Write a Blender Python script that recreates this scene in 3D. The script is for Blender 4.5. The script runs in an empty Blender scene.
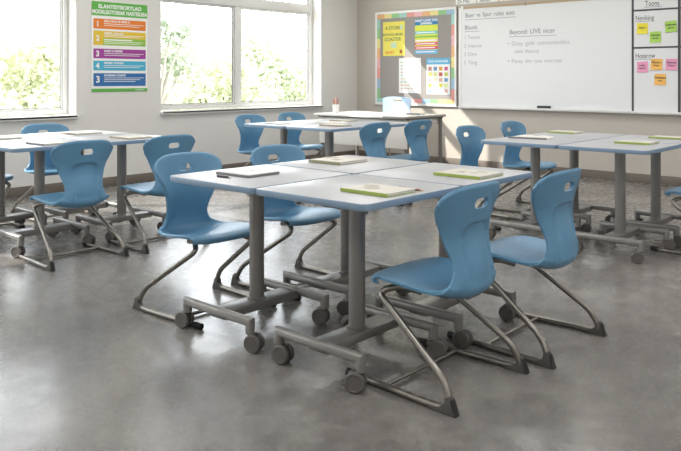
import bpy, bmesh, math, random
from math import pi, sin, cos, sqrt, radians
from mathutils import Vector, Matrix
random.seed(7)
S = bpy.context.scene
COL = S.collection

# ------------------------------------------------------------ camera, world, sun, exposure
cam_d = bpy.data.cameras.new('camera')
cam = bpy.data.objects.new('camera', cam_d); COL.objects.link(cam); S.camera = cam
cam.location = (0, 0, 1.2)
cam.rotation_euler = (pi/2, 0, math.atan(669.5/746))
cam_d.sensor_width = 36; cam_d.lens = 746/681*36
cam_d.shift_y = -147.5/681
cam_d.clip_end = 400

W = bpy.data.worlds.new('sky'); S.world = W; W.use_nodes = True
bg = W.node_tree.nodes['Background']
bg.inputs[0].default_value = (0.90, 0.945, 1.0, 1)
bg.inputs[1].default_value = 6.0

sun_d = bpy.data.lights.new('sun', 'SUN'); sun = bpy.data.objects.new('sun', sun_d); COL.objects.link(sun)
sun_d.energy = 7.5; sun_d.color = (1, 0.94, 0.86); sun_d.angle = radians(0.8)
SUN_DIR = Vector((1, 0.855, -0.95)).normalized()
sun.rotation_euler = SUN_DIR.to_track_quat('-Z', 'Y').to_euler()

FILL_W = 17.5  # power of each fill light added under the ceiling
vs = S.view_settings
vs.view_transform = 'Standard'; vs.look = 'None'; vs.gamma = 1; vs.use_curve_mapping = False
vs.exposure = 0.12
S.cycles.max_bounces = 12
S.cycles.diffuse_bounces = 6

# ------------------------------------------------------------ materials
def srgb(r, g, b):
    f = lambda c: (c/255/12.92) if c/255 <= 0.04045 else ((c/255+0.055)/1.055)**2.4
    return (f(r), f(g), f(b), 1)

def mat(name, col, rough=0.5, metal=0.0, noise=0.0, nscale=20, bump=0.0, bscale=200, spec=0.5, coat=0.0):
    m = bpy.data.materials.new(name); m.use_nodes = True
    nt = m.node_tree; b = nt.nodes['Principled BSDF']
    b.inputs['Base Color'].default_value = col
    b.inputs['Roughness'].default_value = rough
    b.inputs['Metallic'].default_value = metal
    b.inputs['Specular IOR Level'].default_value = spec
    b.inputs['Coat Weight'].default_value = coat
    tc = nt.nodes.new('ShaderNodeTexCoord')
    if noise > 0:
        n = nt.nodes.new('ShaderNodeTexNoise'); n.inputs['Scale'].default_value = nscale; n.inputs['Detail'].default_value = 5
        r = nt.nodes.new('ShaderNodeMapRange')
        r.inputs['To Min'].default_value = 1-noise; r.inputs['To Max'].default_value = 1+noise
        mx = nt.nodes.new('ShaderNodeMix'); mx.data_type = 'RGBA'; mx.blend_type = 'MULTIPLY'; mx.inputs[0].default_value = 1
        mx.inputs[6].default_value = col
        nt.links.new(tc.outputs['Object'], n.inputs['Vector'])
        nt.links.new(n.outputs['Fac'], r.inputs['Value'])
        nt.links.new(r.outputs[0], mx.inputs[7])
        nt.links.new(mx.outputs[2], b.inputs['Base Color'])
    if bump > 0:
        n2 = nt.nodes.new('ShaderNodeTexNoise'); n2.inputs['Scale'].default_value = bscale; n2.inputs['Detail'].default_value = 3
        bp = nt.nodes.new('ShaderNodeBump'); bp.inputs['Strength'].default_value = bump; bp.inputs['Distance'].default_value = 0.002
        nt.links.new(tc.outputs['Object'], n2.inputs['Vector'])
        nt.links.new(n2.outputs['Fac'], bp.inputs['Height']); nt.links.new(bp.outputs[0], b.inputs['Normal'])
    return m

M = {}
M['wall_left'] = mat('warm_grey_paint', srgb(220, 218, 215), 0.85, noise=0.015, nscale=2, bump=0.15, bscale=150)
M['wall_back'] = mat('beige_grey_paint', srgb(190, 183, 174), 0.85, noise=0.015, nscale=2, bump=0.15, bscale=150)
M['ceiling'] = mat('ceiling_white', srgb(232, 232, 230), 0.9)
M['base'] = mat('baseboard_vinyl', srgb(112, 104, 96), 0.6)
M['window'] = mat('window_white', srgb(226, 225, 223), 0.4)
M['gasket'] = mat('gasket_grey', srgb(120, 122, 124), 0.6)
M['sill'] = mat('sill_white', srgb(232, 231, 228), 0.45)
M['blue'] = mat('blue_shell', srgb(95, 143, 176), 0.36, noise=0.03, nscale=6, bump=0.25, bscale=700, spec=0.5)
M['pale_blue'] = mat('pale_blue_shell', srgb(166, 190, 212), 0.38, bump=0.2, bscale=700)
M['steel'] = mat('nickel_steel', srgb(140, 136, 130), 0.3, 0.9)
M['desk_steel'] = mat('grey_painted_steel', srgb(140, 138, 135), 0.36, 0.45, noise=0.05, nscale=30)
M['dark_plastic'] = mat('dark_plastic', srgb(62, 61, 60), 0.45)
M['black_rubber'] = mat('black_rubber', srgb(30, 30, 30), 0.6)
M['caster_grey'] = mat('caster_grey', srgb(96, 93, 90), 0.42)
M['foot_grey'] = mat('foot_grey', srgb(80, 78, 75), 0.5)
M['laminate'] = mat('laminate', srgb(178, 180, 184), 0.32, noise=0.02, nscale=180)
M['edge_blue'] = mat('edge_blue_grey', srgb(124, 148, 172), 0.45)
M['desk_white'] = mat('desk_white', srgb(238, 234, 228), 0.5)
M['desk_grey'] = mat('desk_grey', srgb(150, 147, 143), 0.5)
M['board_grey'] = mat('felt_grey', srgb(152, 147, 143), 0.95, noise=0.05, nscale=90)
M['whiteboard'] = mat('whiteboard', srgb(227, 228, 229), 0.25, spec=0.5)
M['frame_alu'] = mat('white_frame', srgb(235, 234, 232), 0.4)
M['tan'] = mat('tan_cork', srgb(188, 166, 138), 0.8, noise=0.1, nscale=60)
M['ink'] = mat('grey_ink', srgb(120, 122, 128), 0.7)
M['ink_faint'] = mat('faint_ink', srgb(168, 170, 174), 0.7)
M['ink_dark'] = mat('dark_ink', srgb(70, 72, 76), 0.7)
M['line_dark'] = mat('dark_line_tape', srgb(72, 74, 78), 0.6)
M['white_paper'] = mat('white_paper', srgb(238, 238, 236), 0.8)
M['page'] = mat('page_paper', srgb(226, 224, 216), 0.8, noise=0.05, nscale=60)
M['green_cover'] = mat('green_cover', srgb(150, 168, 78), 0.5)
M['cover_cream'] = mat('cream_cover', srgb(206, 203, 192), 0.5, noise=0.12, nscale=25)
M['olive_cover'] = mat('olive_cover', srgb(150, 148, 120), 0.6)
M['brown_cover'] = mat('tan_cover', srgb(160, 146, 126), 0.6)
M['grey_cover'] = mat('grey_cover', srgb(120, 120, 122), 0.5)
M['pencil_brown'] = mat('pencil_brown', srgb(140, 92, 76), 0.5)
M['pen_black'] = mat('pen_black', srgb(50, 50, 54), 0.35)
M['wood'] = mat('pencil_wood', srgb(206, 170, 122), 0.6)
M['concrete_out'] = mat('outside_lawn', srgb(165, 168, 150), 0.9, noise=0.2, nscale=1)
M['bark'] = mat('bark', srgb(165, 158, 148), 0.9, noise=0.2, nscale=8)
def col(name, r, g, b, rough=0.7):
    if name not in M: M[name] = mat(name, srgb(r, g, b), rough)
    return M[name]

def leaf_mat(name, c):
    m = bpy.data.materials.new(name); m.use_nodes = True; nt = m.node_tree
    for n in list(nt.nodes): nt.nodes.remove(n)
    o = nt.nodes.new('ShaderNodeOutputMaterial'); d = nt.nodes.new('ShaderNodeBsdfDiffuse'); t = nt.nodes.new('ShaderNodeBsdfTranslucent')
    mx = nt.nodes.new('ShaderNodeMixShader'); mx.inputs[0].default_value = 0.45
    tc = nt.nodes.new('ShaderNodeTexCoord'); n = nt.nodes.new('ShaderNodeTexNoise'); n.inputs['Scale'].default_value = 1.3; n.inputs['Detail'].default_value = 4
    cr = nt.nodes.new('ShaderNodeMix'); cr.data_type = 'RGBA'
    cr.inputs[6].default_value = tuple(x*0.72 for x in c[:3])+(1,); cr.inputs[7].default_value = tuple(min(1, x*1.25) for x in c[:3])+(1,)
    nt.links.new(tc.outputs['Object'], n.inputs['Vector']); nt.links.new(n.outputs['Fac'], cr.inputs[0])
    nt.links.new(cr.outputs[2], d.inputs[0]); nt.links.new(cr.outputs[2], t.inputs[0])
    nt.links.new(d.outputs[0], mx.inputs[1]); nt.links.new(t.outputs[0], mx.inputs[2]); nt.links.new(mx.outputs[0], o.inputs[0])
    return m
M['leaf_a'] = leaf_mat('pale_green_leaves', srgb(208, 214, 190))
M['leaf_b'] = leaf_mat('yellow_green_leaves', srgb(216, 218, 192))
M['leaf_c'] = leaf_mat('grey_green_leaves', srgb(198, 204, 188))

def glass_mat():
    m = bpy.data.materials.new('window_glass'); m.use_nodes = True; nt = m.node_tree
    for n in list(nt.nodes): nt.nodes.remove(n)
    o = nt.nodes.new('ShaderNodeOutputMaterial'); t = nt.nodes.new('ShaderNodeBsdfTransparent'); g = nt.nodes.new('ShaderNodeBsdfGlossy')
    g.inputs['Roughness'].default_value = 0.02; t.inputs[0].default_value = (0.97, 0.98, 0.97, 1)
    fr = nt.nodes.new('ShaderNodeFresnel'); fr.inputs[0].default_value = 1.3
    mx = nt.nodes.new('ShaderNodeMixShader')
    nt.links.new(fr.outputs[0], mx.inputs[0]); nt.links.new(t.outputs[0], mx.inputs[1]); nt.links.new(g.outputs[0], mx.inputs[2]); nt.links.new(mx.outputs[0], o.inputs[0])
    return m
M['glass'] = glass_mat()

def emis(name, c, s):
    m = bpy.data.materials.new(name); m.use_nodes = True; b = m.node_tree.nodes['Principled BSDF']
    b.inputs['Base Color'].default_value = c; b.inputs['Emission Color'].default_value = c; b.inputs['Emission Strength'].default_value = s
    return m
M['fill_glow'] = emis('fill_glow_surface', (1, 0.97, 0.92, 1), 1.0)  # glowing face of the added fill panels

def floor_mat():
    m = bpy.data.materials.new('polished_concrete'); m.use_nodes = True; nt = m.node_tree; b = nt.nodes['Principled BSDF']
    tc = nt.nodes.new('ShaderNodeTexCoord')
    def noise(sc, det, rough=0.55, dist=0.0):
        n = nt.nodes.new('ShaderNodeTexNoise'); n.inputs['Scale'].default_value = sc; n.inputs['Detail'].default_value = det
        n.inputs['Roughness'].default_value = rough; n.inputs['Distortion'].default_value = dist
        nt.links.new(tc.outputs['Object'], n.inputs['Vector']); return n
    a = noise(1.6, 10, 0.68, 0.5); c = noise(11, 12, 0.78, 0.2); d = noise(45, 5, 0.7)
    ra = nt.nodes.new('ShaderNodeValToRGB'); nt.links.new(a.outputs['Fac'], ra.inputs[0])
    ra.color_ramp.elements[0].position = 0.36; ra.color_ramp.elements[0].color = srgb(106, 103, 100)
    ra.color_ramp.elements[1].position = 0.64; ra.color_ramp.elements[1].color = srgb(134, 131, 127)
    rc = nt.nodes.new('ShaderNodeMapRange'); nt.links.new(c.outputs['Fac'], rc.inputs['Value'])
    rc.inputs['From Min'].default_value = 0.38; rc.inputs['From Max'].default_value = 0.62
    rc.inputs['To Min'].default_value = 0.76; rc.inputs['To Max'].default_value = 1.22
    rd = nt.nodes.new('ShaderNodeMapRange'); nt.links.new(d.outputs['Fac'], rd.inputs['Value'])
    rd.inputs['To Min'].default_value = 0.86; rd.inputs['To Max'].default_value = 1.14
    mu = nt.nodes.new('ShaderNodeMath'); mu.operation = 'MULTIPLY'; nt.links.new(rc.outputs[0], mu.inputs[0]); nt.links.new(rd.outputs[0], mu.inputs[1])
    mx = nt.nodes.new('ShaderNodeMix'); mx.data_type = 'RGBA'; mx.blend_type = 'MULTIPLY'; mx.inputs[0].default_value = 1
    nt.links.new(ra.outputs[0], mx.inputs[6]); nt.links.new(mu.outputs[0], mx.inputs[7]); nt.links.new(mx.outputs[2], b.inputs['Base Color'])
    rr = nt.nodes.new('ShaderNodeMapRange'); nt.links.new(c.outputs['Fac'], rr.inputs['Value'])
    rr.inputs['From Min'].default_value = 0.3; rr.inputs['From Max'].default_value = 0.7
    rr.inputs['To Min'].default_value = 0.33; rr.inputs['To Max'].default_value = 0.22
    nt.links.new(rr.outputs[0], b.inputs['Roughness'])
    b.inputs['Specular IOR Level'].default_value = 0.6
    b.inputs['Coat Weight'].default_value = 0.12; b.inputs['Coat Roughness'].default_value = 0.15
    bp = nt.nodes.new('ShaderNodeBump'); bp.inputs['Strength'].default_value = 0.05; bp.inputs['Distance'].default_value = 0.003
    nt.links.new(c.outputs['Fac'], bp.inputs['Height']); nt.links.new(bp.outputs[0], b.inputs['Normal'])
    return m
M['floor'] = floor_mat()

# ------------------------------------------------------------ mesh helpers
def add_box(bm, x0, x1, y0, y1, z0, z1, bev=0.0, seg=2):
    vs_ = [bm.verts.new(p) for p in ((x0,y0,z0),(x1,y0,z0),(x1,y1,z0),(x0,y1,z0),(x0,y0,z1),(x1,y0,z1),(x1,y1,z1),(x0,y1,z1))]
    fs = [bm.faces.new([vs_[i] for i in q]) for q in ((0,3,2,1),(4,5,6,7),(0,1,5,4),(1,2,6,5),(2,3,7,6),(3,0,4,7))]
    if bev > 0:
        es = {e for f in fs for e in f.edges}
        bmesh.ops.bevel(bm, geom=list(es), offset=bev, segments=seg, affect='EDGES', profile=0.5)

def add_prism(bm, pts, axis, a, b, bev=0.0):
    """extrude closed 2D outline pts between a and b along axis ('x','y','z')"""
    def P(p, t):
        return {'x': (t, p[0], p[1]), 'y': (p[0], t, p[1]), 'z': (p[0], p[1], t)}[axis]
    A = [bm.verts.new(P(p, a)) for p in pts]; B = [bm.verts.new(P(p, b)) for p in pts]
    n = len(pts); fs = [bm.faces.new(A), bm.faces.new(B[::-1])]
    for i in range(n): fs.append(bm.faces.new((A[i], B[i], B[(i+1) % n], A[(i+1) % n])))
    bmesh.ops.recalc_face_normals(bm, faces=fs)
    if bev > 0:
        es = set(fs[0].edges) | set(fs[1].edges)
        bmesh.ops.bevel(bm, geom=list(es), offset=bev, segments=2, affect='EDGES', profile=0.5)

def smooth_path(pts, radii, seg=6):
    """round each interior corner of a polyline"""
    pts = [Vector(p) for p in pts]; out = [pts[0]]
    for i in range(1, len(pts)-1):
        r = radii[i] if isinstance(radii, (list, tuple)) else radii
        p, a, b = pts[i], pts[i-1], pts[i+1]
        da, db = (a-p), (b-p)
        r1 = min(r, da.length*0.49, db.length*0.49)
        s, e = p+da.normalized()*r1, p+db.normalized()*r1
        for k in range(seg+1):
            t = k/seg
            out.append(s*(1-t)**2 + p*2*t*(1-t) + e*t*t)
    out.append(pts[-1]); return out

def add_tube(bm, path, r, n=12, cap=True):
    path = [Vector(p) for p in path]; rings = []
    T0 = (path[1]-path[0]).normalized()
    up = Vector((0, 0, 1)) if abs(T0.z) < 0.9 else Vector((1, 0, 0))
    N = T0.cross(up).normalized()
    for i, p in enumerate(path):
        if i == 0: T = T0
        elif i == len(path)-1: T = (path[i]-path[i-1]).normalized()
        else: T = ((path[i]-path[i-1]).normalized()+(path[i+1]-path[i]).normalized()).normalized()
        N = (N - T*N.dot(T)).normalized(); Bn = T.cross(N)
        rr = r[i] if isinstance(r, (list, tuple)) else r
        rings.append([bm.verts.new(p+N*cos(2*pi*k/n)*rr+Bn*sin(2*pi*k/n)*rr) for k in range(n)])
    fs = []
    for a, b in zip(rings, rings[1:]):
        for k in range(n): fs.append(bm.faces.new((a[k], a[(k+1) % n], b[(k+1) % n], b[k])))
    if cap:
        fs.append(bm.faces.new(rings[0][::-1])); fs.append(bm.faces.new(rings[-1]))
    return fs

def add_lathe(bm, prof, n=24, origin=(0,0,0), axis='z'):
    ox, oy, oz = origin; rings = []
    for r, h in prof:
        ring = []
        for k in range(n):
            a = 2*pi*k/n
            if axis == 'z': p = (ox+r*cos(a), oy+r*sin(a), oz+h)
            elif axis == 'y': p = (ox+r*cos(a), oy+h, oz+r*sin(a))
            else: p = (ox+h, oy+r*cos(a), oz+r*sin(a))
            ring.append(bm.verts.new(p))
        rings.append(ring)
    fs = []
    for a, b in zip(rings, rings[1:]):
        for k in range(n): fs.append(bm.faces.new((a[k], a[(k+1) % n], b[(k+1) % n], b[k])))
    fs.append(bm.faces.new(rings[0])); fs.append(bm.faces.new(rings[-1]))
    bmesh.ops.recalc_face_normals(bm, faces=fs)

def obj(name, bm, m, parent=None, loc=None, smooth=True, angle=40):
    bmesh.ops.recalc_face_normals(bm, faces=bm.faces[:])
    me = bpy.data.meshes.new(name); bm.to_mesh(me); bm.free()
    if smooth:
        for p in me.polygons: p.use_smooth = True
        me.set_sharp_from_angle(angle=radians(angle))
    ms = m if isinstance(m, (list, tuple)) else [m]
    for x in ms: me.materials.append(x)
    o = bpy.data.objects.new(name, me); COL.objects.link(o)
    if parent: o.parent = parent
    if loc: o.location = loc
    return o

def tag(o, label=None, cat=None, group=None, kind=None):
    if label: o['label'] = label
    if cat: o['category'] = cat
    if group: o['group'] = group
    if kind: o['kind'] = kind
    return o

def thing(name, label, cat, loc=(0,0,0), rz=0, group=None):
    o = bpy.data.objects.new(name, None); COL.objects.link(o); o.empty_display_size = 0.1
    o.location = loc; o.rotation_euler = (0, 0, rz); return tag(o, label, cat, group)

def box_obj(name, dims, m, parent=None, bev=0.0):
    bm = bmesh.new(); add_box(bm, *dims, bev=bev); return obj(name, bm, m, parent)

def copy_tree(o, parent=None):
    c = o.copy(); COL.objects.link(c); c.parent = parent
    for ch in list(o.children): copy_tree(ch, c)
    return c

def place(proto, used, name, label, loc, rz, group):
    if not used: o = proto; used.append(1)
    else: o = copy_tree(proto)
    o.location = loc; o.rotation_euler = (0, 0, rz); o['label'] = label; o['group'] = group
    return o

def text_mesh(name, body, size, m, parent, x, z, y=-0.002, align='LEFT', bold=0.0, sx=1.0):
    """lettering standing in the local XZ plane, facing local -Y"""
    cu = bpy.data.curves.new(name, 'FONT'); cu.body = body; cu.size = size; cu.align_x = align; cu.offset = bold
    cu.extrude = 0.0004
    tmp = bpy.data.objects.new(name, cu); COL.objects.link(tmp)
    bpy.context.view_layer.update()
    me = bpy.data.meshes.new_from_object(tmp.evaluated_get(bpy.context.evaluated_depsgraph_get()))
    bpy.data.objects.remove(tmp)
    me.transform(Matrix.Diagonal((sx, 1, 1, 1)))
    me.transform(Matrix.Rotation(pi/2, 4, 'X'))
    me.materials.clear(); me.materials.append(m)
    o = bpy.data.objects.new(name, me); COL.objects.link(o); o.parent = parent; o.location = (x, y, z)
    return o

# ------------------------------------------------------------ room shell
XW, YB, HC = -7.45, 8.68, 3.0      # window wall, back wall, ceiling height
XR, YF = 2.6, -2.6                 # right wall, rear wall
WT = 0.30
def struct(o): o['kind'] = 'structure'; return o
struct(box_obj('floor', (XW-WT, XR+0.2, YF-0.2, YB+0.2, -0.15, 0), M['floor']))
struct(box_obj('ceiling', (XW-WT, XR+0.2, YF-0.2, YB+0.2, HC, HC+0.15), M['ceiling']))
struct(box_obj('wall_back', (XW-WT, XR+0.2, YB, YB+0.2, 0, HC), M['wall_back']))
struct(box_obj('wall_right', (XR, XR+0.2, YF, YB, 0, HC), M['wall_left']))
struct(box_obj('wall_front', (XW-WT, XR+0.2, YF-0.2, YF, 0, HC), M['wall_left']))
WINS = [(1.30, 4.057), (5.13, 7.877), (-2.35, 0.25)]
ZB, ZT = 0.775, 2.83
bm = bmesh.new()
ys = [YF] + [v for w in sorted(WINS) for v in w] + [YB]
for i in range(0, len(ys), 2): add_box(bm, XW-WT, XW, ys[i], ys[i+1], 0, HC)
for a, b in WINS:
    add_box(bm, XW-WT, XW, a, b, 0, ZB); add_box(bm, XW-WT, XW, a, b, ZT, HC)
struct(obj('wall_left', bm, M['wall_left'], smooth=False))
def skirting(name, x0, x1, y0, y1):
    bm = bmesh.new(); add_box(bm, x0, x1, y0, y1, 0, 0.10, bev=0.004); struct(obj(name, bm, M['base']))
skirting('baseboard_left', XW, XW+0.014, YF, YB)
skirting('baseboard_back', XW, XR, YB-0.014, YB)
skirting('baseboard_right', XR-0.014, XR, YF, YB)

def window(n, y0, y1):
    root = bpy.data.objects.new('window_%d' % n, None); COL.objects.link(root); root['kind'] = 'structure'
    root.location = (XW-0.17, y0, ZB)
    w = y1-y0; h = ZT-ZB; xo, xi = -0.07, 0.0       # frame from outside to room side
    mw = w*0.485
    def fr(bm, a, b, c, d, x0=xo, x1=xi): add_box(bm, x0, x1, a, b, c, d, bev=0.005)
    bm = bmesh.new()
    f = 0.05; s0 = 0.035
    fr(bm, 0, f, 0, h); fr(bm, w-f, w, 0, h); fr(bm, f, w-f, s0, s0+0.045); fr(bm, f, w-f, h-f, h)
    fr(bm, f, w-f, 1.375, 1.475); fr(bm, mw-0.052, mw+0.052, s0+0.045, 1.375); fr(bm, mw-0.052, mw+0.052, 1.475, h-f)
    obj('window_frame', bm, M['window'], root)
    for a, b, c, d in ((f, mw-0.052, s0+0.045, 1.375), (mw+0.052, w-f, s0+0.045, 1.375), (f, mw-0.052, 1.475, h-f), (mw+0.052, w-f, 1.475, h-f)):
        bm = bmesh.new(); t = 0.022
        for q in ((a, a+t, c, d), (b-t, b, c, d), (a+t, b-t, c, c+t), (a+t, b-t, d-t, d)): fr(bm, *q, x0=-0.05, x1=-0.022)
        sash = obj('sash', bm, M['window'], root)
        bm = bmesh.new()
        for q in ((a+t, a+t+0.006, c+t, d-t), (b-t-0.006, b-t, c+t, d-t), (a+t, b-t, c+t, c+t+0.006), (a+t, b-t, d-t-0.006, d-t)): fr(bm, *q, x0=-0.042, x1=-0.03)
        obj('gasket', bm, M['gasket'], sash)
        bm = bmesh.new(); vs_ = [bm.verts.new(p) for p in ((-0.036, a+t, c+t), (-0.036, b-t, c+t), (-0.036, b-t, d-t), (-0.036, a+t, d-t))]; bm.faces.new(vs_)
        obj('pane', bm, M['glass'], sash, smooth=False)
    bm = bmesh.new(); add_box(bm, -0.02, 0.17+0.045, 0.0 if n else 0, w, 0.0, 0.028, bev=0.006)
    add_box(bm, 0.171, 0.17+0.045, -0.012, w+0.012, -0.008, 0.028, bev=0.006)
    obj('window_sill', bm, M['sill'], root)
for i, (a, b) in enumerate(WINS): window(i+1, a, b)

# unseen fill lights added under the ceiling, out of frame, to brighten the room
fill_used = []
def fill_panel():
    t = thing('fill_light_panel', 'added rectangular fill light under the ceiling, out of view', 'fill light')
    bm = bmesh.new()
    for q in ((-0.6, 0.6, -0.3, -0.27), (-0.6, 0.6, 0.27, 0.3), (-0.6, -0.57, -0.27, 0.27), (0.57, 0.6, -0.27, 0.27)): add_box(bm, *q, -0.03, 0.0, bev=0.003)
    obj('frame', bm, M['window'], t)
    box_obj('fill_glow', (-0.57, 0.57, -0.27, 0.27, -0.018, -0.006), M['fill_glow'], t)
    ld = bpy.data.lights.new('fill_light', 'AREA'); ld.shape = 'RECTANGLE'; ld.size = 1.1; ld.size_y = 0.5; ld.energy = FILL_W; ld.color = (1, 0.975, 0.96)
    lo = bpy.data.objects.new('fill_light', ld); COL.objects.link(lo); lo.parent = t; lo.location = (0, 0, -0.035)
    return t
lp = fill_panel()
for iy, y in enumerate((-0.9, 1.7, 4.3, 6.9)):
    for ix, x in enumerate((-5.9, -3.4, -0.9, 1.5)):
        place(lp, fill_used, 'fill_light_panel', 'added rectangular fill light under the ceiling, out of view', (x, y, HC), 0, 'added fill lights under the ceiling')

# ------------------------------------------------------------ chair
def ss(t): t = max(0, min(1, t)); return t*t*(3-2*t)
def catmull(P, t):
    n = len(P)-1; x = t*n; i = min(int(x), n-1); f = x-i
    g = lambda k: P[max(0, min(n, k))]
    a, b, c, d = g(i-1), g(i), g(i+1), g(i+2)
    return tuple(0.5*((2*b[j])+(-a[j]+c[j])*f+(2*a[j]-5*b[j]+4*c[j]-d[j])*f*f+(-a[j]+3*b[j]-3*c[j]+d[j])*f**3) for j in range(len(b)))
# profile: x, z, half width, concavity
PROF = [(0.468, 0.386, 0.196, 0.000), (0.456, 0.402, 0.202, 0.000), (0.418, 0.410, 0.208, 0.002), (0.352, 0.405, 0.214, 0.008), (0.280, 0.392, 0.214, 0.016), (0.208, 0.376, 0.210, 0.026), (0.142, 0.361, 0.200, 0.038), (0.084, 0.362, 0.185, 0.048), (0.046, 0.390, 0.165, 0.052), (0.034, 0.435, 0.144, 0.052), (0.038, 0.485, 0.130, 0.050), (0.050, 0.535, 0.134, 0.052), (0.062, 0.585, 0.152, 0.056), (0.064, 0.632, 0.175, 0.060), (0.060, 0.672, 0.197, 0.062), (0.052, 0.715, 0.210, 0.062), (0.045, 0.755, 0.215, 0.060), (0.038, 0.793, 0.214, 0.056)]
def shell_point(s, v):
    u = sin(s*pi/2)
    x, z, w, c = catmull(PROF, v)
    x2, z2, _, _ = catmull(PROF, min(1, v+0.01)); x1, z1, _, _ = catmull(PROF, max(0, v-0.01))
    t = Vector((x2-x1, 0, z2-z1)).normalized(); nrm = Vector((t.z, 0, -t.x))   # towards the sitter
    p = Vector((x, u*w, z)) + nrm*(c*abs(u)**2.2)
    au = min(1, abs(u))
    # round the front corners of the seat and the crown of the back
    if v < 0.28: p.x -= ((0.28-v)/0.28)**1.3*0.070*(1-sqrt(1-au**3.2))
    if v > 0.76: p.z -= ((v-0.76)/0.24)**1.3*0.078*(1-sqrt(1-au**3.0))
    return p
def chair_shell(kind='blue'):
    NV, NU = 84, 34
    front, back = [], []
    P = [[shell_point(-1+2*i/NU, j/NV) for i in range(NU+1)] for j in range(NV+1)]
    def nrm(j, i):
        a = P[min(NV, j+1)][i]-P[max(0, j-1)][i]; b = P[j][min(NU, i+1)]-P[j][max(0, i-1)]
        n = b.cross(a); n.normalize(); return n
    bm = bmesh.new(); TH = 0.017
    SG = 1 if nrm(int(NV*0.2), NU//2).z > 0 else -1
    for j in range(NV+1):
        fr_, bk_ = [], []
        v = j/NV
        for i in range(NU+1):
            u = -1+2*i/NU; n = nrm(j, i)
            n = n*SG
            p = P[j][i]
            e = min((1-abs(u))*1.4, v*3.0, (1-v)*3.0); e = max(0, min(1, e/0.10)); th = TH*(0.45+0.55*sqrt(1-(1-e)**2))
            # panel pressed into the rear of the back
            off = 0
            zc = p.z; yc = p.y
            if j > NV*0.40:
                hw = 0.088; ztop = 0.645; r = 0.055
                dx = abs(yc)-(hw-r); dz = zc-(ztop-r)
                d = (sqrt(max(dx, 0)**2+max(dz, 0)**2)+min(max(dx, dz), 0))-r
                off = 0.0120*min(1, max(0, (0.93-abs(u))/0.12))*ss((-d)/0.006+0.5)*ss((zc-0.385)/0.05)
            fr_.append(bm.verts.new(p+n*(th*0.5))); bk_.append(bm.verts.new(p-n*(th*0.5-off)))
        front.append(fr_); back.append(bk_)
    for j in range(NV):
        for i in range(NU):
            bm.faces.new((front[j][i], front[j][i+1], front[j+1][i+1], front[j+1][i]))
            bm.faces.new((back[j][i], back[j+1][i], back[j+1][i+1], back[j][i+1]))
    per = [(0, i) for i in range(NU)] + [(j, NU) for j in range(NV)] + [(NV, i) for i in range(NU, 0, -1)] + [(j, 0) for j in range(NV, 0, -1)]
    mids = []
    for k, (j, i) in enumerate(per):
        a, b = front[j][i].co, back[j][i].co
        inn = P[min(max(j, 2), NV-2)][min(max(i, 2), NU-2)]
        mids.append(bm.verts.new((a+b)/2 + ((a+b)/2-inn).normalized()*0.003))
    for k in range(len(per)):
        (j, i), (j2, i2) = per[k], per[(k+1) % len(per)]; m0, m1 = mids[k], mids[(k+1) % len(per)]
        bm.faces.new((front[j][i], front[j2][i2], m1, m0)); bm.faces.new((m0, m1, back[j2][i2], back[j][i]))
    bmesh.ops.recalc_face_normals(bm, faces=bm.faces[:])
    me = bpy.data.meshes.new('seat_shell'); bm.to_mesh(me); bm.free()
    return me

def pill(hw, hh, n=10):
    pts = []
    for s in (1, -1):
        for k in range(n+1):
            a = -pi/2 + pi*k/n
            pts.append((s*(hw-hh)+s*cos(a)*hh, s*sin(a)*hh))
    return pts

def cut_handle(me, z, hw, hh, x, m, tilt=0.0):
    o = bpy.data.objects.new('tmp', me); COL.objects.link(o)
    bm = bmesh.new(); add_prism(bm, [(p[0], p[1]+z) for p in pill(hw, hh)], 'x', x-0.1, x+0.14)
    cme = bpy.data.meshes.new('cut'); bm.to_mesh(cme); bm.free(); c = bpy.data.objects.new('cut', cme); COL.objects.link(c)
    md = o.modifiers.new('b', 'BOOLEAN'); md.object = c; md.operation = 'DIFFERENCE'; md.solver = 'EXACT'
    bpy.context.view_layer.update()
    r = bpy.data.meshes.new_from_object(o.evaluated_get(bpy.context.evaluated_depsgraph_get()))
    bpy.data.objects.remove(o); bpy.data.objects.remove(c)
    # rim of the handle, a soft raised ring on the front and rear
    b2 = bmesh.new(); b2.from_mesh(r)
    path = [Vector((x, p[0], z+p[1])) for p in pill(hw+0.002, hh+0.002, 12)]
    for side in (1, -1):
        n = len(path); rings = []
        for k in range(n):
            p = path[k]; T = (path[(k+1) % n]-path[k-1]).normalized(); N = Vector((1, 0, 0)); B = T.cross(N).normalized()
            cx = 0.055*(abs(p.y)/0.2)**2.2
            q = Vector((x+side*0.006+cx-(p.z-z)*0.18, p.y, p.z))
            rings.append([b2.verts.new(q+N*cos(2*pi*s/6)*0.0025+B*sin(2*pi*s/6)*0.003) for s in range(6)])
        for k in range(n):
            a, b = rings[k], rings[(k+1) % n]
            for s in range(6): b2.faces.new((a[s], a[(s+1) % 6], b[(s+1) % 6], b[s]))
    b2.to_mesh(r); b2.free()
    for p in r.polygons: p.use_smooth = True
    r.set_sharp_from_angle(angle=radians(50))
    r.materials.clear(); r.materials.append(m)
    return r

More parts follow.
